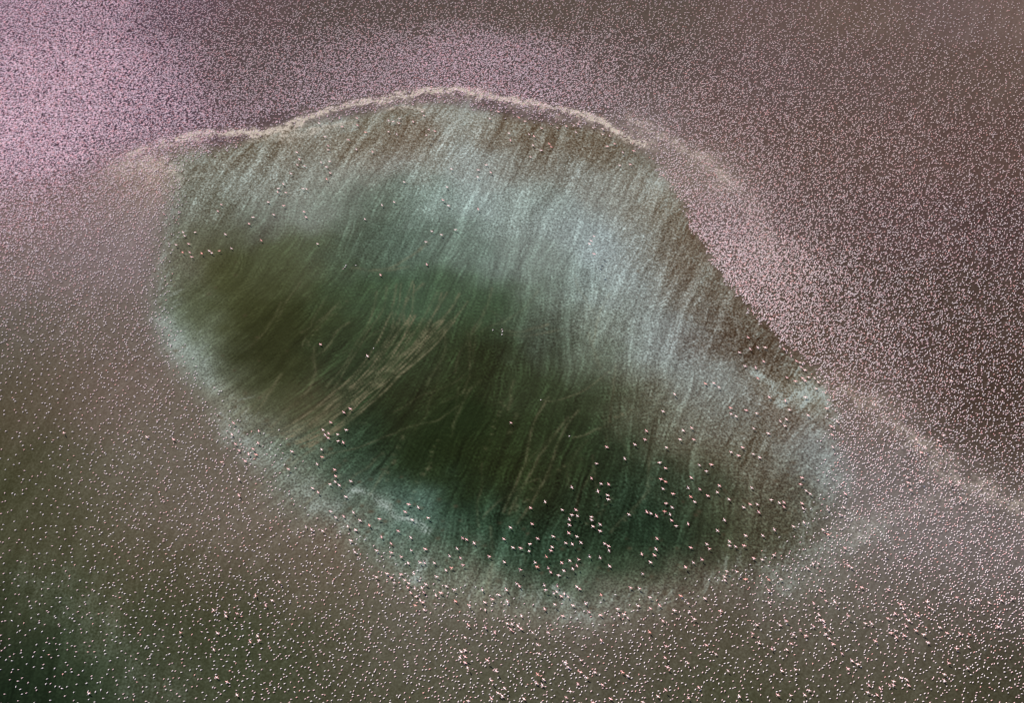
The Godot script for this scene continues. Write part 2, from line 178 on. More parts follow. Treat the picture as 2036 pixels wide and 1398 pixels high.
func make_view() -> void:
	var camera := Camera3D.new()
	camera.name = "camera"
	camera.position = Vector3(0, HEIGHT, 0)
	camera.rotation_degrees = Vector3(-PITCH, 0, 0)
	camera.fov = FOV
	camera.near = 1.0
	camera.far = 9000.0
	add_child(camera)
	camera.current = true
	var sky_look := ProceduralSkyMaterial.new()
	sky_look.sky_top_color = Color(0.24, 0.39, 0.66)
	sky_look.sky_horizon_color = Color(0.62, 0.70, 0.78)
	sky_look.ground_bottom_color = Color(0.30, 0.27, 0.22)
	sky_look.ground_horizon_color = Color(0.50, 0.50, 0.48)
	sky_look.sky_curve = 0.12
	var sky := Sky.new()
	sky.sky_material = sky_look
	var air := Environment.new()
	air.background_mode = Environment.BG_SKY
	air.sky = sky
	air.background_energy_multiplier = 0.5
	air.tonemap_mode = Environment.TONE_MAPPER_LINEAR
	air.tonemap_exposure = 1.85
	air.sdfgi_enabled = true
	air.ssao_enabled = true
	air.ssil_enabled = true
	var world := WorldEnvironment.new()
	world.name = "daylight"
	world.environment = air
	add_child(world)
	var sun := DirectionalLight3D.new()
	sun.name = "sun"
	sun.light_energy = 1.5
	sun.light_color = Color(1.0, 0.955, 0.90)
	sun.light_angular_distance = 0.5
	sun.shadow_enabled = true
	add_child(sun)
	var high := deg_to_rad(50.0)
	var round_ := deg_to_rad(40.0)        # sun stands beyond the lake, to the side the shadows point away from
	sun.look_at_from_position(Vector3(-sin(round_) * cos(high), sin(high), -cos(round_) * cos(high)) * 100.0, Vector3.ZERO)


# ---------------------------------------------------------------- places
func spot(x: float, y: float, level := 0.0) -> Vector2:
	var u := (x - PHOTO.x * 0.5) / px_focal
	var v := (PHOTO.y * 0.5 - y) / px_focal
	var s := sin(deg_to_rad(PITCH))
	var c := cos(deg_to_rad(PITCH))
	var t := (HEIGHT - level) / (s - v * c)
	return Vector2(u * t, -(c + v * s) * t)


func pixel(p: Vector2) -> Vector2:
	var s := sin(deg_to_rad(PITCH))
	var c := cos(deg_to_rad(PITCH))
	var deep := HEIGHT * s - p.y * c
	return Vector2(PHOTO.x * 0.5 + p.x / deep * px_focal, PHOTO.y * 0.5 + (HEIGHT * c + p.y * s) / deep * px_focal)


func path(list: Array, first: int) -> PackedVector2Array:
	var out := PackedVector2Array()
	for i in range(first, list.size(), 2):
		out.append(spot(list[i], list[i + 1]))
	return out


func ease_step(a: float, b: float, x: float) -> float:
	var t := clampf((x - a) / (b - a), 0.0, 1.0)
	return t * t * (3.0 - 2.0 * t)


# ---------------------------------------------------------------- what the lake bed is made of
# grain kinds: change of colour towards the pale grain, strength of streaks, strength of stipple
const GRAIN := [
	[34.0, 40.0, 43.0, 0.78, 0.72], [25.0, 29.0, 29.0, 0.90, 0.72], [20.0, 25.0, 23.0, 0.85, 0.34], [12.0, 17.0, 12.0, 0.85, 0.18],
	[11.0, 12.0, 10.0, 0.70, 0.14], [24.0, 28.0, 26.0, 0.75, 0.75], [11.5, 12.0, 12.5, 0.55, 0.5]]

var mean_map: Image
var grain_map: Image
var amount_map: Image
var flow_x := PackedFloat32Array()
var flow_z := PackedFloat32Array()


func make_fields() -> void:
	rim = path(RIM, 0)
	var ins := PackedFloat32Array()
	for i in range(0, INSIDE.size(), 6):
		var p := spot(INSIDE[i], INSIDE[i + 1])
		ins.append_array([p.x, p.y, INSIDE[i + 2], INSIDE[i + 3], INSIDE[i + 4]])
		ins.append_array(GRAIN[INSIDE[i + 5]])
	var outs := PackedFloat32Array()
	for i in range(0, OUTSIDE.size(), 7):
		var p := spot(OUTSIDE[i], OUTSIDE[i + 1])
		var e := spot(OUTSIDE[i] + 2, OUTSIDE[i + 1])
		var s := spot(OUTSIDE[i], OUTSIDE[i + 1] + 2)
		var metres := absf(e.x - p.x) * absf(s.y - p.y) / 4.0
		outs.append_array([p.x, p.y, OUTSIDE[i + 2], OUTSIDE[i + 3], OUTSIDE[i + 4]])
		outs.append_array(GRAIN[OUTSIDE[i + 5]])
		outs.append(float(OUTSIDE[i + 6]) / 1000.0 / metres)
	var drift := PackedFloat32Array()
	for i in range(0, DRIFT.size(), 4):
		var p := spot(DRIFT[i], DRIFT[i + 1])
		var q := spot(DRIFT[i] + DRIFT[i + 2] * 0.1, DRIFT[i + 1] + DRIFT[i + 3] * 0.1)
		var d := (q - p).normalized()
		drift.append_array([p.x, p.y, d.x, d.y])
	sharpen(ins, 10, 95.0)
	sharpen(outs, 11, 240.0)
	var n := CELLS.x * CELLS.y
	var mean := PackedFloat32Array(); mean.resize(n * 3)
	var grain := PackedFloat32Array(); grain.resize(n * 3)
	var amount := PackedFloat32Array(); amount.resize(n * 3)
	rim_far.resize(n)
	crowd.resize(n)
	flow_x.resize(n)
	flow_z.resize(n)
	var wander := FastNoiseLite.new()
	wander.frequency = 0.035
	wander.seed = 77
	var acc := PackedFloat32Array(); acc.resize(9)
	var acc2 := PackedFloat32Array(); acc2.resize(9)
	for j in CELLS.y:
		var z := LAKE_Z + (j + 0.5) * LAKE_D / CELLS.y
		for i in CELLS.x:
			var x := LAKE_X + (i + 0.5) * LAKE_W / CELLS.x
			var at := j * CELLS.x + i
			var wx := x + 5.0 * wander.get_noise_2d(x, z) + 2.5 * wander.get_noise_2d(x * 3.1 + 400.0, z * 3.1)
			var wz := z + 5.0 * wander.get_noise_2d(x + 900.0, z) + 2.5 * wander.get_noise_2d(x * 3.1, z * 3.1 + 700.0)
			var far := rim_distance(Vector2(x, z) + (Vector2(wx, wz) - Vector2(x, z)) * 0.15)
			rim_far[at] = far
			var at_px := pixel(Vector2(x, z))
			var blur := lerpf(5.0, lerpf(3.0, 6.0, ease_step(700.0, 1000.0, at_px.y)), ease_step(330.0, 520.0, at_px.x))
			var w_in := 1.0 - ease_step(-blur, blur + 1.0, far)
			acc.fill(0.0)
			if w_in > 0.0:
				blend(ins, 10, wx, wz, 95.0, acc, 8)
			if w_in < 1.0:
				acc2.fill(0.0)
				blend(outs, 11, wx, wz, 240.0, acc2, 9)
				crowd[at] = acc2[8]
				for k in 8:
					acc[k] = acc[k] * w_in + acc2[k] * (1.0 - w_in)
			for k in 3:
				mean[at * 3 + k] = acc[k] / 255.0
				grain[at * 3 + k] = acc[3 + k] / 255.0
			amount[at * 3] = acc[6]
			amount[at * 3 + 1] = acc[7]
			amount[at * 3 + 2] = w_in
			acc2.fill(0.0)
			blend(drift, 4, x, z, 400.0, acc2, 2)
			var f := Vector2(acc2[0], acc2[1]).normalized().rotated(0.42 * wander.get_noise_2d(x * 1.7, z * 1.7 - 300.0) + 0.3 * wander.get_noise_2d(x * 4.5 + 60.0, z * 4.5))
			flow_x[at] = f.x
			flow_z[at] = f.y
	mean_map = Image.create_from_data(CELLS.x, CELLS.y, false, Image.FORMAT_RGBF, mean.to_byte_array())
	grain_map = Image.create_from_data(CELLS.x, CELLS.y, false, Image.FORMAT_RGBF, grain.to_byte_array())
	amount_map = Image.create_from_data(CELLS.x, CELLS.y, false, Image.FORMAT_RGBF, amount.to_byte_array())


# the blend softens the samples; push them out so that it passes through the colours that were read off
func sharpen(points: PackedFloat32Array, stride: int, soft: float) -> void:
	var got := PackedFloat32Array(); got.resize(3)
	var wanted := points.duplicate()
	for turn in 2:
		var next := points.duplicate()
		for k in range(0, points.size(), stride):
			got.fill(0.0)
			blend(points, stride, points[k], points[k + 1], soft, got, 3)
			for c in 3:
				next[k + 2 + c] = clampf(points[k + 2 + c] + 0.7 * (wanted[k + 2 + c] - got[c]), 10.0, 230.0)
		for k in points.size():
			points[k] = next[k]


func blend(points: PackedFloat32Array, stride: int, x: float, z: float, soft: float, acc: PackedFloat32Array, channels: int) -> void:
	var total := 0.0
	var k := 0
	while k < points.size():
		var dx := points[k] - x
		var dz := points[k + 1] - z
		var d := dx * dx + dz * dz
		if d < 6400.0 or stride == 4:
			var w := exp(-d / soft) + 1e-5 / (1.0 + d * d * 1e-4)
			total += w
			for c in channels:
				acc[c] += points[k + 2 + c] * w
		k += stride
	if total > 0.0:
		for c in channels:
			acc[c] /= total


func rim_distance(p: Vector2) -> float:
	var best := 1e9
	var within := false
	var n := rim.size()
	var a := rim[n - 1]
	for i in n:
		var b := rim[i]
		var ab := b - a
		var t := clampf((p - a).dot(ab) / ab.length_squared(), 0.0, 1.0)
		best = minf(best, (a + ab * t).distance_squared_to(p))
		if (a.y > p.y) != (b.y > p.y) and p.x < a.x + ab.x * (p.y - a.y) / ab.y:
			within = not within
		a = b
	return -sqrt(best) if within else sqrt(best)


func cell(values: PackedFloat32Array, x: float, z: float) -> float:
	var u := clampf((x - LAKE_X) / LAKE_W * CELLS.x - 0.5, 0.0, CELLS.x - 1.001)
	var v := clampf((z - LAKE_Z) / LAKE_D * CELLS.y - 0.5, 0.0, CELLS.y - 1.001)
	var i := int(u)
	var j := int(v)
	u -= i
	v -= j
	var at := j * CELLS.x + i
	return lerpf(lerpf(values[at], values[at + 1], u), lerpf(values[at + CELLS.x], values[at + CELLS.x + 1], u), v)


func noise_bytes(size: Vector2i, kind: FastNoiseLite.NoiseType, frequency: float, octaves: int, seed_: int) -> PackedByteArray:
	var n := FastNoiseLite.new()
	n.noise_type = kind
	n.frequency = frequency
	n.seed = seed_
	n.fractal_type = FastNoiseLite.FRACTAL_FBM if octaves > 1 else FastNoiseLite.FRACTAL_NONE
	n.fractal_octaves = octaves
	n.cellular_return_type = FastNoiseLite.RETURN_DISTANCE
	n.cellular_jitter = 1.0
	var im := n.get_image(size.x, size.y, false, false, true)
	im.convert(Image.FORMAT_L8)
	return im.get_data()


# noise drawn out along the drift, so that streaks follow its bends
func drawn_out(noise: PackedByteArray, grid: Vector2i, reach: int, step: float) -> PackedFloat32Array:
	var out := PackedFloat32Array()
	out.resize(grid.x * grid.y)
	var per := float(CELLS.x) / grid.x
	var per_z := float(CELLS.y) / grid.y
	var squares := 0.0
	for j in grid.y:
		for i in grid.x:
			var sum := 0.0
			for way in [-1.0, 1.0]:
				var x := float(i)
				var z := float(j)
				for s in reach:
					var at := mini(int(z * per_z), CELLS.y - 1) * CELLS.x + mini(int(x * per), CELLS.x - 1)
					x += flow_x[at] * step * way
					z += flow_z[at] * step * way
					if x < 0.0 or z < 0.0 or x >= grid.x or z >= grid.y:
						break
					sum += (noise[int(z) * grid.x + int(x)] - 127.5)
			var v := sum / (reach * 255.0)
			out[j * grid.x + i] = v
			squares += v * v
	var spread := sqrt(squares / out.size())
	for k in out.size():
		out[k] = clampf(out[k] / spread * 0.5, -1.3, 1.3)
	return out


func lay(into: PackedFloat32Array, channels: int, channel: int, strength: float, wide: float, points: PackedVector2Array) -> void:
	var sx := FLOW.x / LAKE_W
	var sz := FLOW.y / LAKE_D
	for k in points.size() - 1:
		var a := points[k]
		var b := points[k + 1]
		var ab := b - a
		var reach := wide * 2.4
		var i0 := clampi(int((minf(a.x, b.x) - reach - LAKE_X) * sx), 0, FLOW.x - 1)
		var i1 := clampi(int((maxf(a.x, b.x) + reach - LAKE_X) * sx) + 1, 0, FLOW.x - 1)
		var j0 := clampi(int((minf(a.y, b.y) - reach - LAKE_Z) * sz), 0, FLOW.y - 1)
		var j1 := clampi(int((maxf(a.y, b.y) + reach - LAKE_Z) * sz) + 1, 0, FLOW.y - 1)
		for j in range(j0, j1 + 1):
			for i in range(i0, i1 + 1):
				var p := Vector2(LAKE_X + (i + 0.5) / sx, LAKE_Z + (j + 0.5) / sz)
				p += Vector2(ragged.get_noise_2d(p.x, p.y), ragged.get_noise_2d(p.x + 500.0, p.y)) * wide * 1.1
				var t := clampf((p - a).dot(ab) / maxf(ab.length_squared(), 1e-6), 0.0, 1.0)
				var d := p.distance_to(a + ab * t) / wide
				var v := strength * exp(-d * d)
				var at := (j * FLOW.x + i) * channels + channel
				if v > into[at]:
					into[at] = v


func bend(points: PackedVector2Array) -> PackedVector2Array:
	# a smooth line through the points, so that no corner shows
	var out := PackedVector2Array()
	for k in points.size() - 1:
		var a := points[maxi(k - 1, 0)]
		var b := points[k]
		var c := points[k + 1]
		var d := points[mini(k + 2, points.size() - 1)]
		for s in 4:
			out.append(b.cubic_interpolate(c, a, d, s / 4.0))
	out.append(points[points.size() - 1])
	return out


func make_water() -> void:
	var streak := drawn_out(noise_bytes(FLOW, FastNoiseLite.TYPE_SIMPLEX, 0.44, 2, 3), FLOW, 9, 1.5)
	var half := FLOW / 2
	var broad_half := drawn_out(noise_bytes(half, FastNoiseLite.TYPE_SIMPLEX_SMOOTH, 0.17, 3, 8), half, 12, 1.7)
	var broad_map := Image.create_from_data(half.x, half.y, false, Image.FORMAT_RF, broad_half.to_byte_array())
	broad_map.resize(FLOW.x, FLOW.y, Image.INTERPOLATE_CUBIC)
	var broad := broad_map.get_data().to_float32_array()
	var marks := PackedFloat32Array()      # sand bars, crusts, trails
	marks.resize(FLOW.x * FLOW.y * 3)
	for b in BARS:
		lay(marks, 3, 0, b[0], b[1], bend(path(b, 2)))
	for b in CRUST:
		lay(marks, 3, 1, b[0], b[1], bend(path(b, 2)))
	# ragged fringe: pale strands that fray inward from the rim
	for k in 620:
		var e := rng.randi() % rim.size()
		var start := rim[e].lerp(rim[(e + 1) % rim.size()], rng.randf())
		var q := pixel(start)
		var way := Vector2(cell(flow_x, start.x, start.y), cell(flow_z, start.x, start.y)).rotated(rng.randfn(0.0, 0.12))
		if cell(rim_far, start.x + way.x * 3.0, start.y + way.y * 3.0) > 0.0:
			way = -way
		var p := start + way * rng.randf_range(0.3, 6.0)
		var line := PackedVector2Array([p, p + way * rng.randf_range(1.2, 2.6), p + way.rotated(rng.randfn(0.0, 0.2)) * rng.randf_range(2.8, 5.5)])
		lay(marks, 3, 1, rng.randf_range(0.12, 0.55) * (1.0 if q.y < 900.0 else 0.75), rng.randf_range(0.2, 0.38), line)
	for b in TRAILS:
		lay(marks, 3, 2, b[0], b[1], bend(path(b, 2)))
	# the bundle of overlapping arcs that sweeps from the middle of the basin to its lower rim
	var near_arc := path([790, 560, 778, 620, 752, 680, 712, 735, 655, 790, 580, 842, 530, 862], 0)
	var far_arc := path([925, 588, 895, 640, 852, 690, 800, 745, 742, 800, 680, 850, 610, 885], 0)
	for k in 15:
		var share := (k + rng.randf_range(-0.35, 0.35)) / 14.0
		var line := PackedVector2Array()
		var sway := rng.randfn(0.0, 1.2)
		var first := rng.randi() % 2
		for m in range(first, near_arc.size()):
			line.append(near_arc[m].lerp(far_arc[m], share + 0.05 * sin(m * 1.3 + sway)) + Vector2(rng.randfn(0.0, 0.5), rng.randfn(0.0, 0.5)))
		lay(marks, 3, 2, rng.randf_range(0.5, 0.95), rng.randf_range(0.18, 0.3), bend(line))
	for k in 40:
		var p := spot(rng.randf_range(480, 1250), rng.randf_range(540, 1060))
		if cell(rim_far, p.x, p.y) > -14.0:
			continue
		var line := PackedVector2Array([p])
		var veer := rng.randfn(0.0, 0.35)
		for m in rng.randi_range(3, 7):
			var way := Vector2(cell(flow_x, p.x, p.y), cell(flow_z, p.x, p.y)).rotated(veer)
			p += way * 3.2
			veer += rng.randfn(0.0, 0.12)
			line.append(p)
		lay(marks, 3, 2, rng.randf_range(0.12, 0.34), rng.randf_range(0.25, 0.5), bend(line))
	for b in PUFFS:
		var line := path(b, 0)
		for k in line.size() - 1:
			var long := line[k].distance_to(line[k + 1])
			var at := 0.0
			while at < long:
				var p := line[k].lerp(line[k + 1], at / long) + Vector2(rng.randfn(0.0, 0.35), rng.randfn(0.0, 0.35))
				lay(marks, 3, 2, rng.randf_range(0.25, 0.5), rng.randf_range(0.3, 0.55), PackedVector2Array([p, p + Vector2(0.3, 0.1)]))
				at += rng.randf_range(1.2, 2.6)
	var pits := PackedFloat32Array()       # brown pits in the rim crust, and the two streak layers
	pits.resize(FLOW.x * FLOW.y * 3)
	for k in 520:
		var p := spot(rng.randf_range(300, 1660), rng.randf_range(520, 1240))
		var far := cell(rim_far, p.x, p.y)
		if far > -26.0 and far < 2.0:
			lay(pits, 3, 2, rng.randf_range(0.3, 0.8), rng.randf_range(0.3, 0.5), PackedVector2Array([p, p + Vector2(0.25, 0.0)]))
	for k in FLOW.x * FLOW.y:
		pits[k * 3] = streak[k]
		pits[k * 3 + 1] = broad[k]
	var flow_map := Image.create_from_data(FLOW.x, FLOW.y, false, Image.FORMAT_RGBF, pits.to_byte_array())
	var marks_map := Image.create_from_data(FLOW.x, FLOW.y, false, Image.FORMAT_RGBF, marks.to_byte_array())
	for im in [mean_map, grain_map, amount_map, flow_map, marks_map]:
		im.resize(FINE.x, FINE.y, Image.INTERPOLATE_CUBIC)
	var fine := noise_bytes(FINE, FastNoiseLite.TYPE_SIMPLEX, 0.27, 2, 21)
	var clump := noise_bytes(FINE, FastNoiseLite.TYPE_SIMPLEX_SMOOTH, 0.035, 4, 5)
	var mottle := noise_bytes(FINE, FastNoiseLite.TYPE_SIMPLEX, 0.10, 2, 44)
	var holes := noise_bytes(FINE, FastNoiseLite.TYPE_CELLULAR, 0.24, 1, 11)
	var bytes := PackedByteArray()
	bytes.resize(FINE.x * FINE.y * 3)
	var band := 4
	for j0 in range(0, FINE.y, FINE.y / band):
		var rows := Rect2i(0, j0, FINE.x, FINE.y / band)
		var mean := mean_map.get_region(rows).get_data().to_float32_array()
		var grain := grain_map.get_region(rows).get_data().to_float32_array()
		var amount := amount_map.get_region(rows).get_data().to_float32_array()
		var flow := flow_map.get_region(rows).get_data().to_float32_array()
		var mark := marks_map.get_region(rows).get_data().to_float32_array()
		var base := j0 * FINE.x
		for k in rows.size.x * rows.size.y:
			var a := k * 3
			var speck := (fine[base + k] - 127.5) / 100.0
			var patch := (clump[base + k] - 127.5) / 90.0
			var n := amount[a] * (maxf(0.2, 0.85 + 0.55 * patch) * flow[a] + 0.46 * flow[a + 1] + 0.45 * maxf(0.0, flow[a + 1] + 0.6 * flow[a] - 0.4) + 0.2 * patch - 0.1) + amount[a + 1] * (1.35 * speck + 0.6 * (mottle[base + k] - 127.5) / 100.0) * (1.0 + 0.4 * flow[a])
			n = clampf(n, -1.7, 2.0)
			var r := mean[a] + n * grain[a]
			var g := mean[a + 1] + n * grain[a + 1]
			var b := mean[a + 2] + n * grain[a + 2]
			var rough := maxf(0.1, 0.70 + 0.25 * speck + 0.5 * patch + 0.15 * flow[a])
			var m := mark[a + 1] * maxf(0.0, rough + 0.45 * speck + 0.2 * flow[a])
			if m > 0.003:
				m = minf(m, 0.9)
				r += (0.70 - r) * m
				g += (0.735 - g) * m
				b += (0.72 - b) * m
			m = mark[a] * maxf(0.0, rough + 0.1 + 0.3 * speck + 0.5 * (mottle[base + k] - 127.5) / 100.0)
			if m > 0.003:
				m = minf(m, 0.92)
				r += (0.85 - r) * m
				g += (0.79 - g) * m
				b += (0.74 - b) * m
			m = mark[a + 2] * rough
			if m > 0.003:
				r += (0.50 - r) * m
				g += (0.46 - g) * m
				b += (0.37 - b) * m
			var hole := holes[base + k]
			if hole < 60:
				m = (1.0 - hole / 60.0) * minf(amount[a + 1] * 0.9, 0.5) * amount[a + 2]
				r -= r * m
				g -= g * m
				b -= b * m
			m = flow[a + 2]
			if m > 0.003:
				r += (0.32 - r) * m * 0.8
				g += (0.26 - g) * m * 0.8
				b += (0.20 - b) * m * 0.8
			var o := (base + k) * 3
			bytes[o] = clampi(int(r * 255.0), 4, 250)
			bytes[o + 1] = clampi(int(g * 255.0), 4, 250)
			bytes[o + 2] = clampi(int(b * 255.0), 4, 250)
	colour_map = ImageTexture.create_from_image(Image.create_from_data(FINE.x, FINE.y, false, Image.FORMAT_RGB8, bytes))

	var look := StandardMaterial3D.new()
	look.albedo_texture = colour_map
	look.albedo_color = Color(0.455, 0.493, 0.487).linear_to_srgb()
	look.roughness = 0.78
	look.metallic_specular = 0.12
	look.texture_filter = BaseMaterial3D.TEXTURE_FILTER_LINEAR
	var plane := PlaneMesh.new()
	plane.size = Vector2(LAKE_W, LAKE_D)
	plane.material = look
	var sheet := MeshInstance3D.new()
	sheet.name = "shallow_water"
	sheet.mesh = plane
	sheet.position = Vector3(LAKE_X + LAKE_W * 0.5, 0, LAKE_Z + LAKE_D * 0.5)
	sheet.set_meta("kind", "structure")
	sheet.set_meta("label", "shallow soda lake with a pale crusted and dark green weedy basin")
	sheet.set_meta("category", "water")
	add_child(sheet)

	var st := SurfaceTool.new()
	st.begin(Mesh.PRIMITIVE_TRIANGLES)
	var far := 4000.0
	for q in [[-far, -far, far, LAKE_Z], [-far, LAKE_Z + LAKE_D, far, far], [-far, LAKE_Z, LAKE_X, LAKE_Z + LAKE_D], [LAKE_X + LAKE_W, LAKE_Z, far, LAKE_Z + LAKE_D]]:
		for c in [[0, 1], [2, 1], [2, 3], [0, 1], [2, 3], [0, 3]]:
			st.set_normal(Vector3.UP)
			st.add_vertex(Vector3(q[c[0]], 0, q[c[1]]))
	var open_look := StandardMaterial3D.new()
	var tones := NoiseTexture2D.new()
	tones.width = 512
	tones.height = 512
	tones.seamless = true
	var ramp := Gradient.new()
	ramp.set_color(0, Color(0.26, 0.23, 0.18))
	ramp.set_color(1, Color(0.42, 0.37, 0.31))
	tones.color_ramp = ramp
	var soft := FastNoiseLite.new()
	soft.frequency = 0.012
	soft.fractal_octaves = 4
	tones.noise = soft
	open_look.albedo_texture = tones
	open_look.uv1_triplanar = true
	open_look.uv1_world_triplanar = true
	open_look.uv1_scale = Vector3.ONE * 0.006
	open_look.roughness = 0.78
	open_look.metallic_specular = 0.12
	st.set_material(open_look)
	var ring := MeshInstance3D.new()
	ring.name = "open_water"
	ring.mesh = st.commit()
	ring.set_meta("kind", "structure")
	ring.set_meta("label", "brown open lake water spreading beyond the flock")
	ring.set_meta("category", "water")
	add_child(ring)


# ---------------------------------------------------------------- birds
# one skin drawn along a bird's spine: [along, height, half width, half depth, colour]
func skin(st: SurfaceTool, spine: Array, sides: int) -> void:
	var rings := []
	for k in spine.size():
		var here := Vector2(spine[k][0], spine[k][1])
		var before := Vector2(spine[maxi(k - 1, 0)][0], spine[maxi(k - 1, 0)][1])
		var after := Vector2(spine[mini(k + 1, spine.size() - 1)][0], spine[mini(k + 1, spine.size() - 1)][1])
		var along := (after - before).normalized()
		var up := Vector2(-along.y, along.x)
		var ring := PackedVector3Array()
		for s in sides:
			var turn := TAU * s / sides
			var off := up * (cos(turn) * float(spine[k][3]))
			ring.append(Vector3(here.x + off.x, here.y + off.y, sin(turn) * float(spine[k][2])))
		rings.append(ring)
	st.set_smooth_group(0)
	for k in spine.size() - 1:
		for s in sides:
			var t := (s + 1) % sides
			for c in [[k, s], [k, t], [k + 1, t], [k, s], [k + 1, t], [k + 1, s]]:
				st.set_color(spine[c[0]][4])
				st.add_vertex(rings[c[0]][c[1]])
	for e in [[0, 1], [spine.size() - 1, -1]]:
		var ring: PackedVector3Array = rings[e[0]]
		st.set_color(spine[e[0]][4])
		for s in range(1, sides - 1):
			for c in ([0, s + 1, s] if e[1] > 0 else [0, s, s + 1]):
				st.set_color(spine[e[0]][4])
				st.add_vertex(ring[c])


const PLUMAGE := Color(0.90, 0.85, 0.87)
const ROSY := Color(0.84, 0.64, 0.62)
const CORAL := Color(0.88, 0.46, 0.42)
const BLACK := Color(0.025, 0.022, 0.022)
const CRIMSON := Color(0.34, 0.06, 0.07)
const LEG := Color(0.62, 0.22, 0.22)


func leg(st: SurfaceTool, x: float, z: float, top: float) -> void:
	var p := [Vector3(x, top, z), Vector3(x - 0.02, top * 0.45, z), Vector3(x + 0.01, -0.12, z)]
	for k in 2:
		for s in 4:
			var a := Vector3(cos(TAU * s / 4.0), 0, sin(TAU * s / 4.0)) * 0.011
			var b := Vector3(cos(TAU * (s + 1) / 4.0), 0, sin(TAU * (s + 1) / 4.0)) * 0.011
			st.set_smooth_group(1)
			for v in [p[k] + a, p[k + 1] + a, p[k + 1] + b, p[k] + a, p[k + 1] + b, p[k] + b]:
				st.set_color(LEG)
				st.add_vertex(v)


func wader(feeding: bool) -> ArrayMesh:
	var st := SurfaceTool.new()
	st.begin(Mesh.PRIMITIVE_TRIANGLES)
	var spine := [[-0.33, 0.33, 0.012, 0.008, ROSY], [-0.27, 0.355, 0.055, 0.03, PLUMAGE], [-0.17, 0.385, 0.10, 0.08, PLUMAGE], [-0.04, 0.40, 0.130, 0.115, PLUMAGE],
		[0.08, 0.395, 0.125, 0.11, PLUMAGE], [0.17, 0.385, 0.085, 0.075, PLUMAGE], [0.225, 0.385, 0.04, 0.04, PLUMAGE]]
	if feeding:
		spine.append_array([[0.285, 0.43, 0.028, 0.03, PLUMAGE], [0.35, 0.45, 0.024, 0.025, PLUMAGE], [0.415, 0.40, 0.023, 0.024, PLUMAGE], [0.445, 0.29, 0.022, 0.023, PLUMAGE],
			[0.445, 0.17, 0.023, 0.024, PLUMAGE], [0.435, 0.09, 0.030, 0.034, PLUMAGE], [0.405, 0.045, 0.024, 0.028, CRIMSON], [0.35, 0.02, 0.012, 0.014, BLACK]])
	else:
		spine.append_array([[0.255, 0.45, 0.028, 0.03, PLUMAGE], [0.235, 0.56, 0.024, 0.025, PLUMAGE], [0.215, 0.67, 0.023, 0.024, PLUMAGE], [0.225, 0.77, 0.022, 0.023, PLUMAGE],
			[0.265, 0.835, 0.024, 0.025, PLUMAGE], [0.315, 0.845, 0.032, 0.034, PLUMAGE], [0.365, 0.82, 0.022, 0.026, CRIMSON], [0.395, 0.76, 0.011, 0.013, BLACK]])
	skin(st, spine, 8)
	leg(st, 0.0, 0.04, 0.33)
	leg(st, 0.03, -0.04, 0.33)
	st.generate_normals()
	return st.commit()


# wing stations: [out, fore edge, hind edge, lift]
func wing(st: SurfaceTool, side: float, lift: float, fold: float) -> void:
	var stations := [[0.06, 0.13, -0.13, 0.0], [0.22, 0.17, -0.12, 0.55], [0.36, 0.16, -0.11, 0.8], [0.50, 0.10, -0.13, 0.95], [0.60, 0.02, -0.14, 1.0], [0.66, -0.08, -0.15, 1.02]]
	var rows := []
	for s in stations:
		var out: float = s[0] * (1.0 - 0.25 * fold) if s[0] > 0.3 else s[0]
		var y: float = 0.045 + s[3] * lift + (0.05 if s[0] > 0.2 and s[0] < 0.4 else 0.0)
		var back: float = -fold * 0.12 * maxf(0.0, s[0] - 0.3) / 0.3
		var chord: float = s[1] - s[2]
		var row := []
		for f in [[0.0, 0.012, PLUMAGE], [0.30, 0.022, PLUMAGE], [0.62, 0.012, ROSY], [0.66, 0.010, BLACK], [1.0, 0.0, BLACK]]:
			row.append([Vector3(s[1] - chord * f[0] + back, y + f[1], side * out), Vector3(s[1] - chord * f[0] + back, y - f[1] * 0.4 - 0.004, side * out), CORAL if s[0] > 0.3 and f[0] < 0.5 and f[0] >= 0.0 and s[0] < 0.55 else f[2]])
		rows.append(row)
	st.set_smooth_group(0 if side > 0 else 2)
	for k in rows.size() - 1:
		for f in 4:
			for face in 2:
				var quad := [[k, f], [k, f + 1], [k + 1, f + 1], [k, f], [k + 1, f + 1], [k + 1, f]]
				if (side > 0) == (face == 1):
					quad.reverse()
				for c in quad:
					st.set_color(rows[c[0]][c[1]][2] if face == 0 else (CORAL if c[1] < 3 else BLACK))
					st.add_vertex(rows[c[0]][c[1]][face])
		for edge in [0, 4]:
			for c in [[k, 0], [k, 1], [k + 1, 1], [k, 0], [k + 1, 1], [k + 1, 0]]:
				st.set_color(rows[c[0]][edge][2])
				st.add_vertex(rows[c[0]][edge][c[1]])


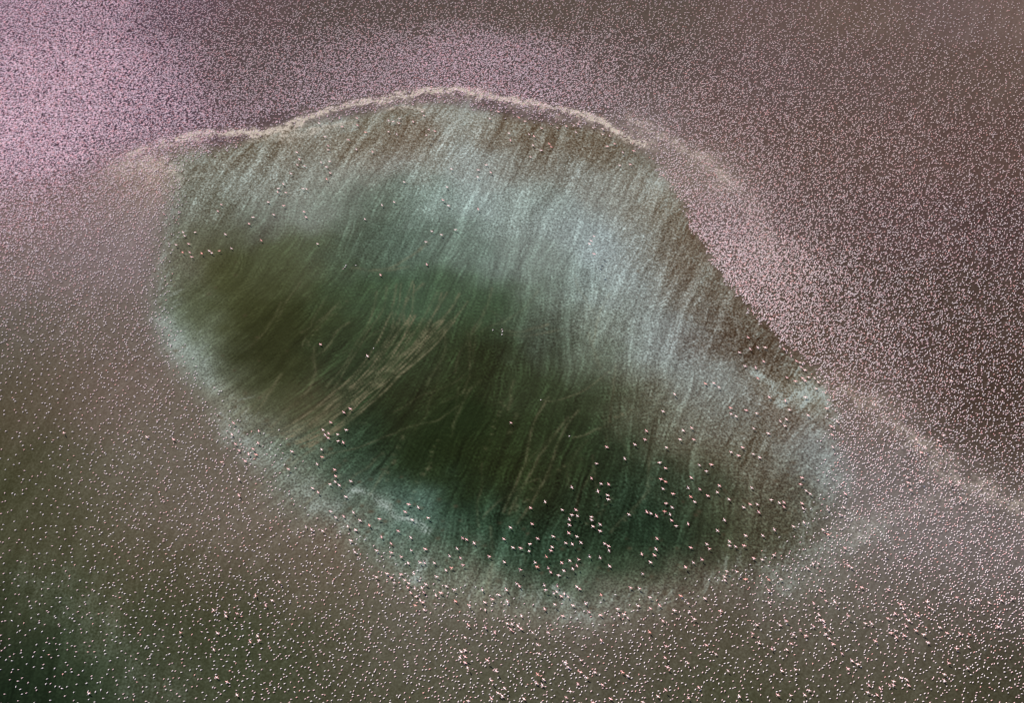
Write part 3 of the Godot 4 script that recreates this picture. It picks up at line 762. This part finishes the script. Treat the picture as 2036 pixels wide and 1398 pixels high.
func flier(lift: float, fold: float) -> ArrayMesh:
	var st := SurfaceTool.new()
	st.begin(Mesh.PRIMITIVE_TRIANGLES)
	skin(st, [[-0.62, -0.02, 0.012, 0.006, LEG], [-0.56, -0.015, 0.022, 0.012, LEG], [-0.30, 0.0, 0.020, 0.014, LEG], [-0.27, 0.01, 0.045, 0.022, ROSY], [-0.18, 0.02, 0.075, 0.05, PLUMAGE], [-0.04, 0.02, 0.098, 0.085, PLUMAGE],
		[0.08, 0.015, 0.095, 0.085, PLUMAGE], [0.17, 0.01, 0.060, 0.055, PLUMAGE], [0.23, 0.005, 0.032, 0.032, PLUMAGE], [0.34, -0.005, 0.025, 0.025, PLUMAGE], [0.46, -0.01, 0.023, 0.023, PLUMAGE],
		[0.56, -0.005, 0.025, 0.026, PLUMAGE], [0.605, -0.005, 0.034, 0.036, PLUMAGE], [0.65, -0.02, 0.022, 0.026, CRIMSON], [0.685, -0.06, 0.010, 0.012, BLACK]], 8)
	wing(st, 1.0, lift, fold)
	wing(st, -1.0, lift, fold)
	st.generate_normals()
	return st.commit()


func plumage(tint: Color) -> StandardMaterial3D:
	var m := StandardMaterial3D.new()
	m.vertex_color_use_as_albedo = true
	m.albedo_color = tint.linear_to_srgb()
	m.roughness = 0.8
	m.metallic_specular = 0.2
	m.cull_mode = BaseMaterial3D.CULL_DISABLED
	return m


# tone: 0 white, 1 pale pink, 2 salmon
func tone_of(r: float) -> int:
	return 0 if r < 0.58 else (1 if r < 0.95 else 2)


func tint_of(tone: int, r: float) -> Color:
	if tone == 0:
		return Color(1.0, 0.97 - 0.05 * r, 0.97 - 0.04 * r)
	if tone == 1:
		return Color(1.0, 0.82 - 0.10 * r, 0.83 - 0.10 * r)
	return Color(1.0, 0.66 - 0.12 * r, 0.60 - 0.10 * r)


func numbered(called: String) -> String:
	var n: int = counted.get(called, 0)
	counted[called] = n + 1
	return called if n == 0 else "%s_%03d" % [called, n]


const TONE_WORDS := ["white", "pale pink", "salmon pink"]


func water_under(p: Vector2) -> String:
	var far := cell(rim_far, p.x, p.y)
	var q := pixel(p)
	if far > 0.0:
		if q.x < 330.0 and q.y > 1120.0:
			return "the dark green water"
		return "the brown mud shallows"
	if far > -10.0:
		return "the basin's pale rim crust"
	if q.y > 560.0 and q.x < 1340.0:
		return "the basin's dark green weed"
	return "the basin's grey silt"


func company(p: Vector2, all: PackedVector2Array) -> String:
	var close := 0
	var nearest := 1e9
	for o in all:
		var d := p.distance_squared_to(o)
		if d > 1e-6:
			nearest = minf(nearest, d)
			if d < 3.2:
				close += 1
	if nearest > 4.5:
		return "wading well apart from others"
	if close == 0:
		return "wading a little apart"
	return "wading with %s close by" % ["", "one other", "two others", "three others", "four others", "five others", "six others", "seven others", "many others"][mini(close, 8)]


func make_flock() -> void:
	# wading birds: as many per square metre as the photograph shows, each keeping a little room
	var taken := PackedVector2Array()
	var clumps := FastNoiseLite.new()
	clumps.frequency = 0.16
	clumps.seed = 9
	clumps.fractal_octaves = 2
	var strings := FastNoiseLite.new()
	strings.frequency = 0.16
	strings.seed = 14
	strings.fractal_octaves = 2
	var box := 0.6
	var columns := int(LAKE_W / box) + 2
	var lines := int(LAKE_D / box) + 2
	var heads := PackedInt32Array()
	heads.resize(columns * lines)
	heads.fill(-1)
	var after := PackedInt32Array()
	var metres := LAKE_W / CELLS.x * LAKE_D / CELLS.y
	for j in CELLS.y:
		for i in CELLS.x:
			var at := j * CELLS.x + i
			if crowd[at] <= 0.0:
				continue
			var cx := LAKE_X + (i + 0.5) * LAKE_W / CELLS.x
			var cz := LAKE_Z + (j + 0.5) * LAKE_D / CELLS.y
			var q := pixel(Vector2(cx, cz))
			if q.x < -70.0 or q.x > 2106.0 or q.y < -50.0 or q.y > 1460.0:
				continue
			var sharp := q.y < 860.0 and q.x > 480.0
			var lively := crowd[at] * metres * (1.0 + lerpf(0.7, 0.3, ease_step(0.8, 2.5, crowd[at])) * clumps.get_noise_2d(cx, cz))
			var n := int(lively + rng.randf())
			var keep := clampf(0.45 / sqrt(maxf(crowd[at], 0.01)), 0.17, 0.5)
			var loose := lerpf(0.65, 0.0, ease_step(0.3, 1.2, crowd[at]))
			for k in n:
				for attempt in 7:
					var p := Vector2(cx + rng.randf_range(-0.5, 0.5) * LAKE_W / CELLS.x, cz + rng.randf_range(-0.5, 0.5) * LAKE_D / CELLS.y)
					var far := cell(rim_far, p.x, p.y) + 2.6 * ragged.get_noise_2d(p.x * 2.2, p.y * 2.2)     # a straggling edge
					var chance := ease_step(-0.9, 0.9, far) if sharp else ease_step(-8.0, 4.0, far)
					if q.y < 330.0 and q.x > 420.0 and q.x < 1300.0:
						chance *= lerpf(0.42, 1.0, ease_step(3.0, 11.0, far))     # fewer stand on the sand bar
					if chance < 1.0 and rng.randf() > chance:
						break
					# birds gather in strings and clumps
					var string := clampf(1.45 - 5.0 * absf(strings.get_noise_2d(p.x, p.y)), 0.0, 1.0)
					if attempt < 6 and rng.randf() > lerpf(1.0, string, loose):
						continue
					var bx := int((p.x - LAKE_X) / box)
					var bz := int((p.y - LAKE_Z) / box)
					var clear := true
					for dz in range(maxi(bz - 1, 0), mini(bz + 2, lines)):
						for dx in range(maxi(bx - 1, 0), mini(bx + 2, columns)):
							var o := heads[dz * columns + dx]
							while o >= 0 and clear:
								if taken[o].distance_squared_to(p) < keep * keep:
									clear = false
								o = after[o]
					if clear:
						after.append(heads[bz * columns + bx])
						heads[bz * columns + bx] = taken.size()
						taken.append(p)
						break
	# swimmers with wakes inside the basin
	for p in [[683, 534], [686, 531], [688, 528], [708, 527], [743, 692], [980, 656], [998, 655], [999, 659], [998, 665], [1075, 795], [1132, 867], [555, 855], [571, 872], [603, 917], [588, 931], [525, 862], [540, 880], [553, 893], [548, 905], [560, 912], [531, 903], [546, 919], [566, 924], [537, 892], [558, 884], [563, 901]]:
		taken.append(spot(p[0], p[1], 0.3))

	# the 300 that show largest stand alone
	var order := []
	for k in taken.size():
		var q := pixel(taken[k])
		if q.x > 4.0 and q.x < 2032.0 and q.y < 1392.0 and q.y > 1280.0:
			order.append([-q.y, k])
	order.sort()
	var single := {}
	for k in mini(300, order.size()):
		single[order[k][1]] = true
	var near_by := PackedVector2Array()
	for k in taken.size():
		if pixel(taken[k]).y > 1240.0:
			near_by.append(taken[k])
	var feeding := wader(true)
	var looking := wader(false)
	var looks := []
	for tone in 3:
		looks.append(plumage(tint_of(tone, 0.5)))
	var rest := MultiMesh.new()
	rest.transform_format = MultiMesh.TRANSFORM_3D
	rest.use_colors = true
	rest.mesh = feeding
	rest.instance_count = taken.size() - single.size()
	var heading := atan2(0.77, 1.0)
	var at := 0
	for k in taken.size():
		var p := taken[k]
		var turn := heading + rng.randfn(0.0, 0.38) + (PI if rng.randf() < 0.3 else 0.0)
		var size := rng.randf_range(0.58, 0.77)
		var tone := tone_of(rng.randf())
		var place := Transform3D(Basis(Vector3.UP, turn).scaled(Vector3.ONE * size), Vector3(p.x, rng.randf_range(-0.07, 0.03), p.y))
		if single.has(k):
			var up := rng.randf() < 0.25
			var bird := MeshInstance3D.new()
			bird.name = numbered("wading_flamingo")
			bird.mesh = looking if up else feeding
			bird.material_override = looks[tone]
			bird.transform = place
			bird.set_meta("label", "%s flamingo %s, %s, %s" % [TONE_WORDS[tone], "with raised neck" if up else "with lowered bill", company(p, near_by), "in " + water_under(p).trim_prefix("the ")])
			bird.set_meta("category", "flamingo")
			bird.set_meta("group", "flamingos wading in the shallows")
			add_child(bird)
		else:
			rest.set_instance_transform(at, place)
			# the packed birds of the upper flock are rosier
			var q := pixel(p)
			var rosy := ease_step(0.5, 3.2, cell(crowd, p.x, p.y)) * ease_step(900.0, 300.0, q.y) * ease_step(1600.0, 900.0, q.x)
			rest.set_instance_color(at, tint_of(tone, rng.randf()) * Color(1.0, 1.0 - 0.06 * rosy, 1.0))
			at += 1
	var flock := MultiMeshInstance3D.new()
	flock.name = "flamingo_flock"
	flock.multimesh = rest
	flock.material_override = plumage(Color.WHITE)
	flock.set_meta("kind", "stuff")
	flock.set_meta("label", "vast flock of tiny white and pink flamingos wading round the basin")
	flock.set_meta("category", "flock")
	add_child(flock)


func make_fliers() -> void:
	var list := []
	for i in range(0, LOW_FLIERS.size(), 2):
		list.append([LOW_FLIERS[i], LOW_FLIERS[i + 1], rng.randf_range(0.45, 0.85)])
	for i in range(0, HIGH_FLIERS.size(), 2):
		list.append([HIGH_FLIERS[i], HIGH_FLIERS[i + 1], rng.randf_range(1.2, 1.6)])
	for i in range(0, HIGHER_FLIERS.size(), 2):
		list.append([HIGHER_FLIERS[i], HIGHER_FLIERS[i + 1], 6.4 if HIGHER_FLIERS[i] > 1000 else 2.6])
	list.sort_custom(func(a, b): return a[1] > b[1] or (a[1] == b[1] and a[0] > b[0]))
	var poses := [flier(0.06, 0.0), flier(0.20, 0.0), flier(-0.10, 0.1), flier(0.28, 0.5), flier(0.0, 0.3)]
	var pose_words := ["wings spread flat", "wings lifted", "wings pressed down", "wings raised high", "wings half folded"]
	var looks := []
	for tone in 3:
		looks.append(plumage(tint_of(tone, 0.4)))
	var others := []
	var spots := PackedVector2Array()
	for f in list:
		spots.append(spot(f[0], f[1], f[2]))
	for k in list.size():
		var f = list[k]
		var p := spot(f[0], f[1], f[2])
		var pose := rng.randi() % poses.size()
		var tone := tone_of(rng.randf() * 1.0)
		# most head the same way, neck towards the camera's lower corner
		var turn := PI + atan2(1.0, 0.83) + rng.randfn(0.0, 0.28)
		var size := rng.randf_range(0.72, 0.88)
		var lean := Basis(Vector3.UP, turn) * Basis(Vector3.RIGHT, rng.randfn(0.0, 0.16)) * Basis(Vector3.BACK, rng.randfn(0.03, 0.08))
		var place := Transform3D(lean.scaled(Vector3.ONE * size), Vector3(p.x, f[2], p.y))
		if k < 300:
			var bird := MeshInstance3D.new()
			bird.name = numbered("flying_flamingo")
			bird.mesh = poses[pose]
			bird.material_override = looks[tone]
			bird.transform = place
			var mates := 0
			for o in spots:
				if o.distance_squared_to(p) < 20.0:
					mates += 1
			bird.set_meta("label", "%s flamingo flying %s, %s, over %s" % [TONE_WORDS[tone], ["alone", "alone", "in a pair", "in a trio", "in a foursome"][mini(mates, 4)] if mates < 5 else "in a band", pose_words[pose], water_under(p)])
			bird.set_meta("category", "flamingo")
			bird.set_meta("group", "flamingos flying low over the lake")
			add_child(bird)
		else:
			others.append([place, tint_of(tone, rng.randf())])
	var far := MultiMesh.new()
	far.transform_format = MultiMesh.TRANSFORM_3D
	far.use_colors = true
	far.mesh = poses[0]
	far.instance_count = others.size()
	for k in others.size():
		far.set_instance_transform(k, others[k][0])
		far.set_instance_color(k, others[k][1])
	var flock := MultiMeshInstance3D.new()
	flock.name = "flying_flock"
	flock.multimesh = far
	flock.material_override = plumage(Color.WHITE)
	flock.set_meta("kind", "stuff")
	flock.set_meta("label", "scattered flamingos flying over the basin's upper grey silt")
	flock.set_meta("category", "flock")
	add_child(flock)
